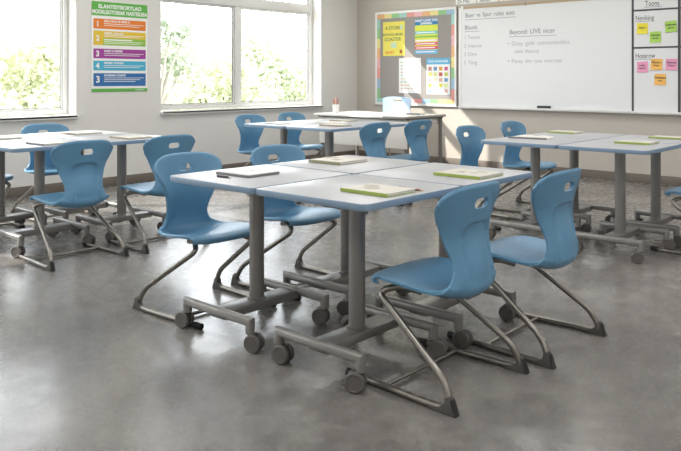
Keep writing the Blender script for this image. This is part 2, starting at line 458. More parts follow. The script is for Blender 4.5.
def make_chair():
    t = thing('classroom_chair', 'blue moulded chair', 'chair')
    me = cut_handle(chair_shell(), 0.719, 0.048, 0.0200, 0.0515, M['blue'])
    so = bpy.data.objects.new('seat_shell', me); COL.objects.link(so); so.parent = t
    for s in (-1, 1):
        bm = bmesh.new()
        path = smooth_path([(0.25, s*0.110, 0.362), (0.33, s*0.135, 0.377), (0.410, s*0.185, 0.350), (0.050, s*0.246, 0.108), (0.008, s*0.26, 0.0145),
                            (0.13, s*0.26, 0.0145), (0.49, s*0.240, 0.0145)], [0, 0.04, 0.045, 0.06, 0.04, 0.03, 0], seg=8)
        add_tube(bm, path, 0.0134, 12)
        leg = obj('leg', bm, M['steel'], t)
        bm = bmesh.new()
        add_prism(bm, [(-0.010, 0.0), (0.095, 0.0), (0.10, 0.010), (0.055, 0.022), (0.036, 0.036), (0.034, 0.058), (0.012, 0.066)], 'y', s*0.26-0.0145, s*0.26+0.0145, bev=0.004)
        ft = obj('foot', bm, M['foot_grey'], leg)
        bm = bmesh.new(); add_prism(bm, [(-0.014, 0.001), (-0.0102, 0.0), (0.0095, 0.056), (0.005, 0.056)], 'y', s*0.26-0.013, s*0.26+0.013)
        # dark glide on the heel of the foot, flush with it
        g = obj('glide', bm, M['black_rubber'], leg)
        bm = bmesh.new(); add_tube(bm, [(0.472, s*0.2407, 0.0155), (0.52, s*0.2387, 0.0155)], 0.0155, 14); obj('end_cap', bm, M['black_rubber'], leg)
    bm = bmesh.new(); add_tube(bm, [(0.325, -0.248, 0.0145), (0.325, 0.248, 0.0145)], 0.009, 10); obj('cross_bar', bm, M['steel'], t)
    bm = bmesh.new(); add_box(bm, 0.31, 0.35, -0.145, 0.145, 0.368, 0.392, bev=0.004)
    obj('seat_bracket', bm, M['dark_plastic'], t)
    return t
chair = make_chair(); chair_used = []
GA, GB, GC, GD = 'chairs around the front desks', 'chairs around the left desks', 'chairs around the right desks', 'chairs around the far middle desks'
CH = [ # x, y, facing, label, group
 (-1.468, 2.50, pi, 'blue chair nearest the viewer, right of the front desks, showing its back', GA),
 (-1.41, 3.14, pi, 'blue chair behind the nearest one on the right side of the front desks', GA),
 (-3.385, 2.44, 0, 'blue chair tucked in at the left end of the front desks, facing right', GA),
 (-3.365, 3.08, 0, 'blue chair behind the front desks with the grey tablet hiding its middle', GA),
 (-4.42, 2.51, pi, 'blue chair with its back to the viewer in front of the left desks', GB),
 (-4.39, 3.17, pi, 'blue chair at the right end of the left desks, partly behind a front chair', GB),
 (-6.45, 3.17, 0, 'blue chair under the left window behind the left desks, only its crown showing', GB),
 (-6.38, 2.50, 0, 'blue chair cut by the left edge of the photo, only seat and legs showing', GB),
 (-6.38, 5.50, 0, 'blue chair at the window side of the far middle desks, farther left of two', GD),
 (-6.40, 6.16, 0, 'blue chair at the window side of the far middle desks, nearer the teacher desk', GD),
 (-4.24, 5.32, pi, 'blue chair with its back turned at the far middle desks, farther from the bulletin board', GD),
 (-4.22, 5.96, pi, 'blue chair with its back turned at the far middle desks, nearer the bulletin board', GD),
 (-3.50, 5.44, 0, 'blue chair standing left of the right desks before the sunlit lower wall', GC),
 (-3.55, 6.26, 0, 'blue chair at the far left corner of the right desks below the whiteboard', GC),
 (-1.34, 5.55, pi, 'blue chair cut by the right edge of the photo, only its seat front showing', GC)]
for x, y, rz, lab, g in CH: place(chair, chair_used, 'classroom_chair', lab, (x, y, 0), rz, g)

# ------------------------------------------------------------ student desk
def rrect(x0, x1, y0, y1, rad, n=6):
    """rad: radius per corner (x0y0, x1y0, x1y1, x0y1)"""
    pts = []
    for (cx, cy, sx, sy, a0), r in zip(((x0, y0, 1, 1, pi), (x1, y0, -1, 1, 1.5*pi), (x1, y1, -1, -1, 0), (x0, y1, 1, -1, 0.5*pi)), rad):
        for k in range(n+1):
            a = a0+k/n*pi/2; pts.append((cx+sx*r+r*cos(a), cy+sy*r+r*sin(a)))
    return pts
DW, DD, DH = 0.603, 0.640, 0.74
def make_caster(parent, x, y, ang):
    c = bpy.data.objects.new('caster', None); COL.objects.link(c); c.parent = parent; c.location = (x, y, 0); c.rotation_euler = (0, 0, ang)
    bm = bmesh.new()
    add_lathe(bm, [(0.008, 0.0), (0.011, 0.0), (0.011, 0.03), (0.008, 0.03)], 12, (0, 0, 0.068))
    add_box(bm, -0.012, 0.034, -0.008, 0.008, 0.030, 0.080, bev=0.004)
    pts = [(0.020+0.036*cos(a), 0.042+0.036*sin(a)) for a in [pi*k/10 for k in range(11)]]
    add_prism(bm, pts+[(-0.016, 0.036), (0.056, 0.036)][0:0], 'y', -0.007, 0.007)
    obj('fork', bm, M['dark_plastic'], c)
    for s in (-1, 1):
        bm = bmesh.new()
        add_lathe(bm, [(0.012, 0.009), (0.037, 0.009), (0.040, 0.012), (0.040, 0.024), (0.037, 0.028), (0.031, 0.029), (0.029, 0.0265), (0.012, 0.0265)] if s > 0 else
                      [(0.012, -0.009), (0.037, -0.009), (0.040, -0.012), (0.040, -0.024), (0.037, -0.028), (0.031, -0.029), (0.029, -0.0265), (0.012, -0.0265)],
                  26, (0.020, 0, 0.0402), 'y')
        w = obj('wheel', bm, M['caster_grey'], c)
    return c
def make_desk(rad, casters, bx=-0.04, by=0.025):
    t = thing('student_desk', 'desk', 'desk')
    pts = rrect(-DW/2, DW/2, -DD/2, DD/2, rad)
    ins = rrect(-DW/2+0.0022, DW/2-0.0022, -DD/2+0.0022, DD/2-0.0022, [max(r-0.002, 0.002) for r in rad])
    bm = bmesh.new(); add_prism(bm, ins, 'z', DH-0.027, DH, bev=0.0008); obj('tabletop', bm, M['laminate'], t, angle=30)
    # edging band wraps round the top
    bm = bmesh.new(); n = len(pts)
    rows = []
    for off, z in ((0, DH-0.026), (0.0015, DH-0.020), (0.0015, DH-0.006), (0, DH-0.0012)):
        P_ = rrect(-DW/2-off+0.0015, DW/2+off-0.0015, -DD/2-off+0.0015, DD/2+off-0.0015, [r+off for r in rad])
        rows.append([bm.verts.new((p[0], p[1], z)) for p in P_])
    inn = [bm.verts.new((p[0], p[1], DH-0.026)) for p in ins]; inn2 = [bm.verts.new((p[0], p[1], DH-0.0012)) for p in ins]
    rows = [inn]+rows+[inn2]
    for a, b in zip(rows, rows[1:]+[rows[0]]):
        for k in range(n): bm.faces.new((a[k], a[(k+1) % n], b[(k+1) % n], b[k]))
    obj('edge_band', bm, M['edge_blue'], t)
    bm = bmesh.new(); add_box(bm, bx-0.09, bx+0.09, by-0.14, by+0.14, DH-0.036, DH-0.0275, bev=0.003); obj('mounting_plate', bm, M['dark_plastic'], t)
    bm = bmesh.new()
    add_lathe(bm, [(0.0355, 0.1365), (0.0355, DH-0.036)], 32, (bx, by, 0))
    add_lathe(bm, [(0.046, 0.1365), (0.046, 0.140), (0.038, 0.146), (0.036, 0.146)], 32, (bx, by, 0))
    obj('column', bm, M['desk_steel'], t)
    L = 0.240
    bm = bmesh.new(); add_box(bm, bx-0.052, bx+0.052, by-L, by+L, 0.094, 0.136, bev=0.006); obj('spine', bm, M['desk_steel'], t)
    for s in (-1, 1):
        bm = bmesh.new(); y = by+s*L
        rr_ = 0.0215; xe = 0.226; zc = 0.128; rings = []; NN = 18
        for q in range(4):
            ring = []
            for k_ in range(NN):
                a_ = 2*pi*k_/NN; o1 = rr_*cos(a_); o2 = rr_*sin(a_)
                if q == 0: ring.append(bm.verts.new((bx-xe+o1, y+o2, 0.079)))
                elif q == 1: ring.append(bm.verts.new((bx-xe+o1, y+o2, zc-o1)))
                elif q == 2: ring.append(bm.verts.new((bx+xe-o1, y+o2, zc-o1)))
                else: ring.append(bm.verts.new((bx+xe-o1, y+o2, 0.079)))
            rings.append(ring)
        for a_, b_ in zip(rings, rings[1:]):
            for k_ in range(NN): bm.faces.new((a_[k_], a_[(k_+1) % NN], b_[(k_+1) % NN], b_[k_]))
        bm.faces.new(rings[0]); bm.faces.new(rings[-1])
        obj('foot_bar', bm, M['desk_steel'], t)
    k = 0
    for sy in (-1, 1):
        for sx in (-1, 1):
            make_caster(t, bx+sx*0.226, by+sy*L, casters[k]); k += 1
    return t
R0, R1 = 0.020, 0.036
# one prototype per place in a cluster of four (the outer corner is the rounded one)
CORN = {'fl': (R1, R0, R0, R0), 'fr': (R0, R1, R0, R0), 'br': (R0, R0, R1, R0), 'bl': (R0, R0, R0, R1)}
CAST = {'fl': (3.3, 0.35, 1.0, 3.5), 'fr': (0.15, 3.6, 4.0, 0.4), 'br': (3.6, 0.2, 0.5, 3.3), 'bl': (0.3, 3.4, 0.2, 3.3)}
proto = {k: make_desk(CORN[k], CAST[k], {'fl': -0.056, 'fr': -0.034, 'br': -0.02, 'bl': -0.05}[k]) for k in CORN}
pused = {k: [] for k in CORN}
CLU = [('front', -2.957, 2.070, [('fl', 'front left desk of the nearest cluster, carrying the grey tablet'), ('fr', 'nearest desk in the photo, carrying the green edged book and pencil'),
                                 ('br', 'desk at the right back of the nearest cluster, with a green edged book alone'), ('bl', 'desk at the back of the nearest cluster, with an olive patterned book')]),
       ('left', -6.035, 2.180, [('fl', 'window side desk of the left cluster, cut by the left edge of the photo'), ('fr', 'front desk of the left cluster with its rounded corner nearest the viewer'),
                                ('br', 'right end desk of the left cluster, above the back of two chairs'), ('bl', 'desk of the left cluster standing closest to the window wall')]),
       ('right', -2.922, 4.790, [('fl', 'left front desk of the right cluster, with an open grey magazine'), ('fr', 'right front desk of the right cluster, with a bright green book near its corner'),
                                 ('br', 'rear right desk of the right cluster, running out of the photo'), ('bl', 'rear left desk of the right cluster, below the whiteboard eraser')]),
       ('far', -5.755, 4.930, [('fl', 'left front desk of the far middle cluster below the second window'), ('fr', 'right front desk of the far middle cluster, with a tan book at its corner'),
                               ('br', 'rear right desk of the far middle cluster, before the teacher desk'), ('bl', 'rear left desk of the far middle cluster, by the window wall')])]
GAP = 0.014
for nm, x0, y0, ds in CLU:
    for k, lab in ds:
        cx = x0+DW/2 + (DW+GAP if k in ('fr', 'br') else 0)
        cy = y0+DD/2 + (DD+GAP if k in ('bl', 'br') else 0)
        dk = place(proto[k], pused[k], 'student_desk', lab, (cx, cy, 0), 0, 'grey student desks of the %s cluster' % ('far middle' if nm == 'far' else nm))
        if nm == 'right':
            for ch in dk.children:
                if not ch.name.startswith(('tabletop', 'edge_band')): ch.location.x += 0.03

# ------------------------------------------------------------ books, tablet, pens
def book(label, x, y, rz, w, d, h, cover, art=True, z=DH, group=None, open_=False, name='book', cat='book'):
    """w along local x (spine side along x at -y), pages between two covers"""
    t = thing(name, label, cat, (x, y, z+0.0006), rz, group)
    c = 0.0022
    bm = bmesh.new(); add_box(bm, -w/2, w/2, -d/2, d/2, 0, c); add_box(bm, -w/2, w/2, -d/2-0.001, -d/2+0.004, c, h-c)
    if not open_: add_box(bm, -w/2, w/2, -d/2, -d/2+0.005, h-c, h)
    obj('cover', bm, cover, t, smooth=False)
    if open_:
        for s in (-1, 1):
            bm = bmesh.new(); pr_ = [(s*k/8*w/2*0.98, c+0.001+(h-c)*(sin(pi*min(1, (k+0.6)/8.6))**0.6)*0.95) for k in range(9)]
            add_prism(bm, [(s*w/2*0.98, c+0.0003)]+pr_[::-1]+[(0, c+0.0003)], 'y', -d/2+0.006, d/2-0.004)
            obj('pages', bm, M['page'], t)
    else:
        bm = bmesh.new(); add_box(bm, -w/2+0.004, w/2-0.004, -d/2+0.005, d/2-0.004, c, h-c); obj('pages', bm, M['page'], t, smooth=False)
        bm = bmesh.new(); add_box(bm, -w/2, w/2, -d/2+0.0055, d/2, h-c, h); tc_ = obj('front_cover', bm, M['cover_cream'], t, smooth=False)
        if art:
            rnd = random.Random(label)
            bm = bmesh.new()
            for k in range(4):
                ax = rnd.uniform(-w*0.38, w*0.2); ay = rnd.uniform(-d*0.25, d*0.25); r = rnd.uniform(0.012, 0.03)
                pts = [(ax+r*1.7*cos(a)*rnd.uniform(0.7, 1.1), ay+r*sin(a)*rnd.uniform(0.7, 1.1)) for a in [2*pi*q/11 for q in range(11)]]
                add_prism(bm, pts, 'z', h+0.0001, h+0.0005+k*0.00006)
            obj('cover_picture', bm, col('cover_art', 176, 172, 160), tc_, smooth=False)
    return t
BG = 'workbooks on the front desks'
book('white workbook with a green edge on the nearest desk, pencil beside it', -1.900, 2.345, 0.0, 0.24, 0.19, 0.014, M['green_cover'], group=BG)
book('white workbook with a green edge on the right back desk of the nearest cluster', -1.905, 3.03, 0.0, 0.25, 0.22, 0.014, M['green_cover'], group=BG)
book('olive patterned workbook on the back desk of the nearest cluster', -2.735, 3.03, 0.03, 0.22, 0.24, 0.016, M['olive_cover'], group=BG)
def tablet():
    t = thing('tablet', 'grey edged white tablet lying on the front left desk with a pen', 'tablet', (-2.72, 2.365, DH+0.0006), 0.02)
    bm = bmesh.new(); add_prism(bm, rrect(-0.122, 0.122, -0.105, 0.105, (0.02,)*4), 'z', 0, 0.011, bev=0.002); obj('case', bm, M['grey_cover'], t)
    bm = bmesh.new(); add_prism(bm, rrect(-0.115, 0.115, -0.098, 0.098, (0.015,)*4), 'z', 0.0112, 0.0135, bev=0.0006); obj('cover', bm, M['white_paper'], t)
    bm = bmesh.new(); add_box(bm, 0.0, 0.006, -0.02, 0.097, 0.0136, 0.0142); obj('stripe', bm, M['grey_cover'], t, smooth=False)
tablet()
def pen(label, x, y, rz, L, r, m, tip, name='pencil', cat='pencil', z=DH, group=None):
    t = thing(name, label, cat, (x, y, z+r), rz, group)
    bm = bmesh.new(); add_tube(bm, [(-L/2, 0, 0), (L/2-0.02, 0, 0)], r, 6 if name == 'pencil' else 12); obj('barrel', bm, m, t)
    bm = bmesh.new(); add_tube(bm, [(L/2-0.0199, 0, 0), (L/2, 0, 0)], [r*0.95, r*0.15], 8); obj('tip', bm, tip, t)
pen('brown pencil lying beside the green edged book on the nearest desk', -1.83, 2.475, -0.10, 0.14, 0.0045, M['pencil_brown'], M['wood'])
pen('black pen lying in front of the grey tablet', -2.69, 2.20, 0.05, 0.10, 0.005, M['pen_black'], M['frame_alu'], name='pen', cat='pen')
LG, RG, MG = 'books on the left desks', 'books on the right desks', 'books on the far middle desks'
book('flat grey edged book at the left edge of the photo on the left desks', -5.68, 2.50, 0.0, 0.22, 0.20, 0.012, M['brown_cover'], False, group=LG)
book('pale book lying behind the back of the front chair on the left desks', -4.99, 2.50, 0.02, 0.24, 0.18, 0.012, M['grey_cover'], False, group=LG)
book('tan edged cream book at the rear of the left desks, before the window wall', -5.70, 3.15, 0.05, 0.24, 0.24, 0.014, M['brown_cover'], False, group=LG)
book('pale book on the right end of the left desks', -5.02, 3.19, -0.03, 0.26, 0.22, 0.012, M['brown_cover'], False, group=LG)
book('open grey magazine on the left front desk of the right cluster', -2.73, 5.24, 0.15, 0.30, 0.22, 0.014, M['grey_cover'], open_=True, group=RG, name='magazine', cat='magazine')
book('thin green edged book at the back of the right cluster, next to the magazine', -2.78, 5.93, 0.0, 0.24, 0.20, 0.012, M['green_cover'], False, group=RG)
book('bright green edged book near the front corner of the right cluster', -1.955, 5.30, 0.0, 0.24, 0.20, 0.014, M['green_cover'], False, group=RG)
book('green edged book at the right edge of the photo on the right cluster', -1.935, 5.91, 0.0, 0.25, 0.18, 0.012, M['green_cover'], False, group=RG)
book('tan edged book at the near corner of the far middle desks', -4.82, 5.30, 0.05, 0.26, 0.18, 0.014, M['brown_cover'], False, group=MG)
book('open white notebook in the middle of the far middle desks', -5.16, 5.62, 0.3, 0.30, 0.20, 0.012, M['page'], open_=True, group=MG, name='notebook', cat='notebook')
book('grey edged book at the rear of the far middle desks', -5.30, 5.95, 0.1, 0.24, 0.18, 0.012, M['brown_cover'], False, group=MG)
book('pale folder at the left end of the far middle desks', -5.47, 5.15, -0.1, 0.22, 0.16, 0.008, M['grey_cover'], False, group=MG, name='folder', cat='folder')

# ------------------------------------------------------------ teacher desk, chair, pencil cup
def teacher_desk():
    t = thing('teacher_desk', 'long white teacher desk with a modesty panel below the bulletin board', 'desk', (-5.90, 7.30, 0))
    bm = bmesh.new(); add_box(bm, -0.735, 0.70, -0.42, 0.44, 0.725, 0.75, bev=0.003); obj('desktop', bm, M['desk_white'], t)
    bm = bmesh.new(); add_box(bm, 0.7005, 0.708, -0.42, 0.44, 0.722, 0.75, bev=0.002); add_box(bm, 0.40, 0.708, -0.428, -0.4205, 0.722, 0.75, bev=0.002); obj('edge_band', bm, M['desk_grey'], t)
    bm = bmesh.new(); add_box(bm, -0.71, 0.685, -0.34, -0.322, 0.37, 0.705, bev=0.002); obj('modesty_panel', bm, M['desk_white'], t)
    bm = bmesh.new(); add_box(bm, 0.24, 0.64, -0.32, 0.40, 0.62, 0.705, bev=0.002); dr = obj('drawer', bm, M['desk_white'], t)
    bm = bmesh.new(); add_tube(bm, smooth_path([(0.40, 0.40, 0.66), (0.40, 0.425, 0.66), (0.54, 0.425, 0.66), (0.54, 0.40, 0.66)], 0.008), 0.004, 8); obj('handle', bm, M['steel'], dr)
    for a_, b_ in ((-0.36, -0.34), (0.38, 0.40)): bm = bmesh.new(); add_box(bm, -0.71, 0.69, a_, b_, 0.705, 0.724); obj('rail', bm, M['desk_grey'], t)
    for x in (-0.69, 0.665):
        for y in (-0.30, 0.38):
            bm = bmesh.new(); add_box(bm, x-0.018, x+0.018, y-0.018, y+0.018, 0.012, 0.705, bev=0.003); lg = obj('leg', bm, M['desk_steel'], t)
            bm = bmesh.new(); add_lathe(bm, [(0.018, 0), (0.02, 0.004), (0.012, 0.012)], 14, (x, y, 0)); obj('foot', bm, M['dark_plastic'], lg)
teacher_desk()
def teacher_chair():
    t = thing('teacher_chair', 'pale blue square topped chair standing behind the teacher desk', 'chair', (-6.45, 8.17, 0), -pi/2)
    # faces -y (local +x towards the desk); local origin below the seat centre
    NV, NU = 20, 16
    bm = bmesh.new()
    def P(u, v, off):
        if v < 0.5:
            a = v/0.5; x = 0.22-0.40*a; z = 0.47-0.015*sin(pi*a); w = 0.215-0.01*a
            if a > 0.85: z += (a-0.85)**2*1.2
            return Vector((x, u*w, z+off+0.01*u*u))
        a = (v-0.5)/0.5; x = -0.19-0.05*a-0.01*sin(pi*a); z = 0.50+0.435*a; w = 0.22+0.03*a
        z -= 0.03*abs(u)**5*a
        return Vector((x+off+0.03*u*u, u*w, z))
    G = [[[bm.verts.new(P(-1+2*i/NU, j/NV, o)) for i in range(NU+1)] for j in range(NV+1)] for o in (0.007, -0.007)]
    for j in range(NV):
        for i in range(NU):
            for q in G: bm.faces.new((q[j][i], q[j][i+1], q[j+1][i+1], q[j+1][i]))
    per = [(0, i) for i in range(NU)] + [(j, NU) for j in range(NV)] + [(NV, i) for i in range(NU, 0, -1)] + [(j, 0) for j in range(NV, 0, -1)]
    for k in range(len(per)):
        (a, b), (c, d) = per[k], per[(k+1) % len(per)]
        bm.faces.new((G[0][a][b], G[0][c][d], G[1][c][d], G[1][a][b]))
    bmesh.ops.recalc_face_normals(bm, faces=bm.faces[:])
    me = bpy.data.meshes.new('shell'); bm.to_mesh(me); bm.free()
    me = cut_handle(me, 0.885, 0.075, 0.012, -0.235, M['pale_blue'])
    o = bpy.data.objects.new('seat_shell', me); COL.objects.link(o); o.parent = t
    for sx in (-1, 1):
        for sy in (-1, 1):
            bm = bmesh.new(); add_tube(bm, [(sx*0.13, sy*0.13, 0.455), (sx*0.20, sy*0.20, 0.0)], 0.011, 10); obj('leg', bm, M['steel'], t)
    bm = bmesh.new(); add_box(bm, -0.14, 0.14, -0.14, 0.14, 0.440, 0.452, bev=0.004); obj('seat_bracket', bm, M['dark_plastic'], t)
teacher_chair()
def cup():
    px, py = -6.46, 7.11
    t = thing('pencil_cup', 'white pencil cup at the left end of the teacher desk', 'cup', (px, py, 0.7505))
    bm = bmesh.new(); add_lathe(bm, [(0.0, 0.0), (0.038, 0.0), (0.041, 0.006), (0.043, 0.112), (0.040, 0.112), (0.038, 0.008), (0.0, 0.008)][1:6]+[(0.001, 0.008)], 24); obj('body', bm, M['white_paper'], t)
    cols = [('pencil_pink', 200, 110, 118), ('pencil_rose', 214, 150, 150), ('pencil_green', 110, 150, 120), ('pencil_cream', 220, 205, 170), ('pencil_red', 190, 80, 90), ('pencil_tan', 205, 170, 130)]
    for k, (n, r, g, b) in enumerate(cols+cols[:2]):
        a = 2*pi*k/8+0.2
        L = 0.165+0.012*((k*5) % 4)
        base = Vector((px+0.018*cos(a), py+0.018*sin(a), 0.7505+0.012)); d = Vector((0.013*cos(a), 0.013*sin(a), 0.115)).normalized()
        bm = bmesh.new(); add_tube(bm, [Vector((0,0,0)), d*(L-0.018), d*L], [0.0048, 0.0048, 0.001], 7)
        o = obj('pencil', bm, col(n, r, g, b), None, loc=tuple(base)); tag(o, 'coloured pencil standing in the white cup on the teacher desk', 'pencil', 'pencils in the white cup')
cup()
book('thin grey box lying at the right end of the teacher desk', -5.42, 7.42, 0.0, 0.20, 0.12, 0.02, M['grey_cover'], False, z=0.75, name='flat_box', cat='box')

# ------------------------------------------------------------ back wall: bulletin board, whiteboard, notes
def flat(name, parent, x0, x1, z0, z1, y0, y1, m, bev=0.0):
    return box_obj(name, (x0, x1, y0, y1, z0, z1), m, parent, bev)
bb = thing('bulletin_board', 'grey bulletin board with a colourful paper border and white frame', 'bulletin board', (-6.35, YB, 1.49))
bw, bh = 0.715, 0.688
flat('board', bb, -bw, bw, -bh, bh, -0.02, 0, M['board_grey'])
bm = bmesh.new()
for q in ((-bw, bw, -bh, -bh+0.035), (-bw, bw, bh-0.035, bh), (-bw, -bw+0.03, -bh+0.035, bh-0.035), (bw-0.03, bw, -bh+0.035, bh-0.035)): add_box(bm, q[0], q[1], -0.032, 0, q[2], q[3], bev=0.003)
obj('frame', bm, M['frame_alu'], bb)
BC = [('b_orange', 226, 176, 128), ('b_red', 220, 152, 144), ('b_green', 146, 192, 140), ('b_blue', 156, 184, 208), ('b_yellow', 228, 214, 146), ('b_pink', 228, 176, 182), ('b_teal', 160, 202, 194)]
seq = [0, 4, 2, 6, 1, 5, 0, 4, 2, 3, 1, 5]
x0, x1, z0, z1 = -bw+0.03, bw-0.03, -bh+0.035, bh-0.035; bwid = 0.06
def border_seg(k, a, b, c, d, horizontal, inner):
    n = 8; pts = []
    for i in range(n+1):
        t = i/n; sc = 0.008*abs(sin(pi*t*2))
        if horizontal: pts.append((a+(b-a)*t, (c if inner < 0 else d)+inner*sc))
        else: pts.append(((a if inner < 0 else b)+inner*sc, c+(d-c)*t))
    if horizontal: out = [(b, d if inner < 0 else c), (a, d if inner < 0 else c)]
    else: out = [(b if inner < 0 else a, d), (b if inner < 0 else a, c)]
    bm = bmesh.new(); add_prism(bm, pts+out, 'y', -0.0225, -0.0202); obj('paper_border', bm, col(*BC[k]), bb, smooth=False)
N = 10
for i in range(N):
    a, b = x0+(x1-x0)*i/N, x0+(x1-x0)*(i+1)/N
    border_seg(seq[i % 12], a, b, z1-bwid, z1, True, -1); border_seg(seq[(i*5+3) % 12], a, b, z0, z0+bwid, True, 1)
for i in range(8):
    a, b = z0+bwid+(z1-z0-2*bwid)*i/8, z0+bwid+(z1-z0-2*bwid)*(i+1)/8
    border_seg(seq[(i*7+2) % 12], x0, x0+bwid-0.008, a, b, False, 1); border_seg(seq[(i*5+4) % 12], x1-bwid+0.008, x1, a, b, False, -1)

def sheet(name, label, x, z, w, h, m, y=YB-0.0215, group='posters pinned on the bulletin board', cat='poster', rot=0.0, th=0.003):
    t = thing(name, label, cat, (x, y, z), 0, group); t.rotation_euler = (0, rot, 0)
    flat('sheet', t, -w/2, w/2, -h/2, h/2, -th, 0, m)
    return t
def bars(parent, m, rows, y=-0.004, name='printed_lines'):
    bm = bmesh.new()
    for a, b, z, h in rows: add_box(bm, a, b, y-0.0004, y+0.0012, z-h/2, z+h/2)
    obj(name, bm, m, parent, smooth=False)
# yellow poster
p = sheet('poster', 'bright yellow poster with dark lettering, top left on the bulletin board', -6.72, 1.775, 0.40, 0.50, col('p_yellow', 232, 218, 98))
for s, z in (('A STORE', 0.135), ('BOOCIOL MORE', 0.045), ('COASTER', -0.03)): text_mesh('lettering', s, 0.07 if len(s) < 9 else 0.05, col('p_ink', 92, 120, 84), p, -0.02, z, -0.0034, 'CENTER', 0.001)
flat('picture', p, -0.05, 0.05, -0.135, -0.055, -0.0042, -0.0031, col('p_pale', 190, 214, 190))
flat('picture', p, 0.12, 0.165, 0.13, 0.20, -0.0042, -0.0031, col('p_pale', 190, 214, 190))
text_mesh('lettering', 'SEARY', 0.06, col('p_orange', 224, 130, 60), p, -0.07, -0.22, -0.0034, 'CENTER', 0.001)
flat('picture', p, 0.11, 0.155, -0.215, -0.165, -0.0042, -0.0031, col('p_brown', 178, 96, 50))
# striped poster
p = sheet('poster', 'striped blue yellow and pink poster, top right on the bulletin board', -6.14, 1.79, 0.39, 0.50, col('p_lemon', 214, 222, 84))
flat('band', p, -0.195, 0.195, 0.16, 0.25, -0.0042, -0.0031, col('p_blue', 58, 128, 178))
for z0_, z1_, c in ((0.03, 0.075, ('p_sea', 120, 190, 190)), (-0.015, 0.005, ('p_lime', 120, 180, 90)), (-0.075, -0.045, ('p_cream', 226, 206, 190)), (-0.125, -0.085, ('p_pink', 216, 98, 128)),
                    (-0.185, -0.14, ('p_pinkdeep', 216, 88, 116)), (-0.25, -0.19, ('p_sky', 112, 178, 214))): flat('band', p, -0.195, 0.195, z0_, z1_, -0.0042, -0.0031, col(*c))
text_mesh('lettering', 'DONT LOOK TOO', 0.045, M['white_paper'], p, 0, 0.21, -0.0044, 'CENTER', 0.0015); text_mesh('lettering', 'LEARNING', 0.042, M['white_paper'], p, 0, 0.17, -0.0044, 'CENTER', 0.0015)
bars(p, M['white_paper'], [(-0.17, 0.15, z, 0.012) for z in (0.052, -0.06, -0.105, -0.162, -0.22)], -0.0045)
# word list
p = sheet('poster', 'pale word list chart with tiny coloured rows, bottom left on the bulletin board', -6.43, 1.235, 0.39, 0.505, M['white_paper'])
rc = [('r_green', 150, 190, 150), ('r_teal', 140, 184, 186), ('r_blue', 150, 170, 200), ('r_rose', 210, 160, 150), ('r_teal', 140, 184, 186), ('r_olive', 190, 190, 130), ('r_green', 150, 190, 150), ('r_orange', 226, 170, 120), ('r_rose', 210, 160, 150)]
for i, c in enumerate(rc):
    bars(p, col(*c), [(-0.165+k*0.06+0.004*((i+k) % 3), -0.165+k*0.06+0.042, 0.19-i*0.047, 0.013) for k in range(6)])
# coloured squares
p = sheet('poster', 'white chart of small coloured squares under a blue heading, bottom right on the bulletin board', -5.94, 1.225, 0.39, 0.505, M['white_paper'])
flat('band', p, -0.195, 0.195, 0.165, 0.2525, -0.0042, -0.0031, col('p_head', 104, 176, 214))
text_mesh('lettering', 'COOL SCHOOLERS', 0.038, M['white_paper'], p, 0, 0.195, -0.0044, 'CENTER', 0.001)
sq = ['c8887f', '6c8fc0', 'd8a040', 'd0608c', 'e8e060', 'dede90', 'c06058', 'c8cc60', 'e0a0b4', 'e4e4c8', 'dcb4a4', '6c98c0', 'eae84c', 'f0f0e0', 'e8e458', 'e0e8a0', '90bcd0', 'c8e0c8', 'b0bccc', 'd8b0a8']
for i, hx in enumerate(sq):
    r, g, b = int(hx[:2], 16), int(hx[2:4], 16), int(hx[4:], 16); cx = -0.135+(i % 4)*0.09; cz = 0.105-(i//4)*0.078
    flat('square', p, cx-0.028, cx+0.028, cz-0.026, cz+0.026, -0.0042, -0.0031, col('sq_'+hx, r, g, b))

# whiteboard
wbx0, wbx1, wz0, wz1 = -5.585, -3.255, 0.815, 2.135
wb = thing('whiteboard', 'large whiteboard with faint handwriting and an aluminium tray', 'whiteboard', (wbx0, YB, wz0))
WW, WH = wbx1-wbx0, wz1-wz0
flat('surface', wb, 0.02, WW, 0, WH, -0.018, 0, M['whiteboard'])
flat('frame', wb, -0.012, 0.02, -0.02, WH+0.02, -0.026, 0, M['frame_alu'], 0.003)
flat('map_rail', wb, 0.0205, WW-0.002, WH, WH+0.028, -0.030, 0, M['tan'], 0.003)
flat('rail_hook', wb, 0.03, 0.06, WH-0.012, WH+0.04, -0.036, -0.0305, M['frame_alu'], 0.002)
flat('rail_hook', wb, 0.98, 0.995, WH-0.012, WH+0.03, -0.036, -0.0305, M['steel'], 0.002)
bm = bmesh.new(); add_prism(bm, [(-0.075, -0.018), (-0.07, -0.024), (0, -0.024), (0, -0.001), (-0.068, -0.001), (-0.07, 0.006), (-0.075, 0.006)], 'x', 0.0, WW-0.004, bev=0.0015); obj('tray', bm, M['frame_alu'], wb)
def wr(s, x, z, size, m=None, sx=1.0):
    for w_ in s.split(' '):
        o = text_mesh('handwriting', w_, size, m or M['ink_faint'], wb, x-wbx0, z-wz0, -0.0186, sx=sx)
        x += max(v.co.x for v in o.data.vertices)+0.032
wr('Buer vs Spur rulez ents', -5.50, 2.02, 0.085, M['ink'], 0.88); wr('Blunit', -5.51, 1.855, 0.085, M['ink'])
for s, z in (('1 Teants', 1.725), ('2 Interiss', 1.61), ('3 Dem', 1.50), ('5 Tiing', 1.385)): wr(s, -5.52, z, 0.072)
wr('Beyond: LIVE nicer', -4.83, 1.765, 0.085, M['ink'], 0.95)
wr('Disay golit concessionlics', -4.80, 1.62, 0.075); wr('mini thance', -4.76, 1.52, 0.072); wr('Pansy tim one mercest', -4.80, 1.395, 0.072)
bm = bmesh.new()
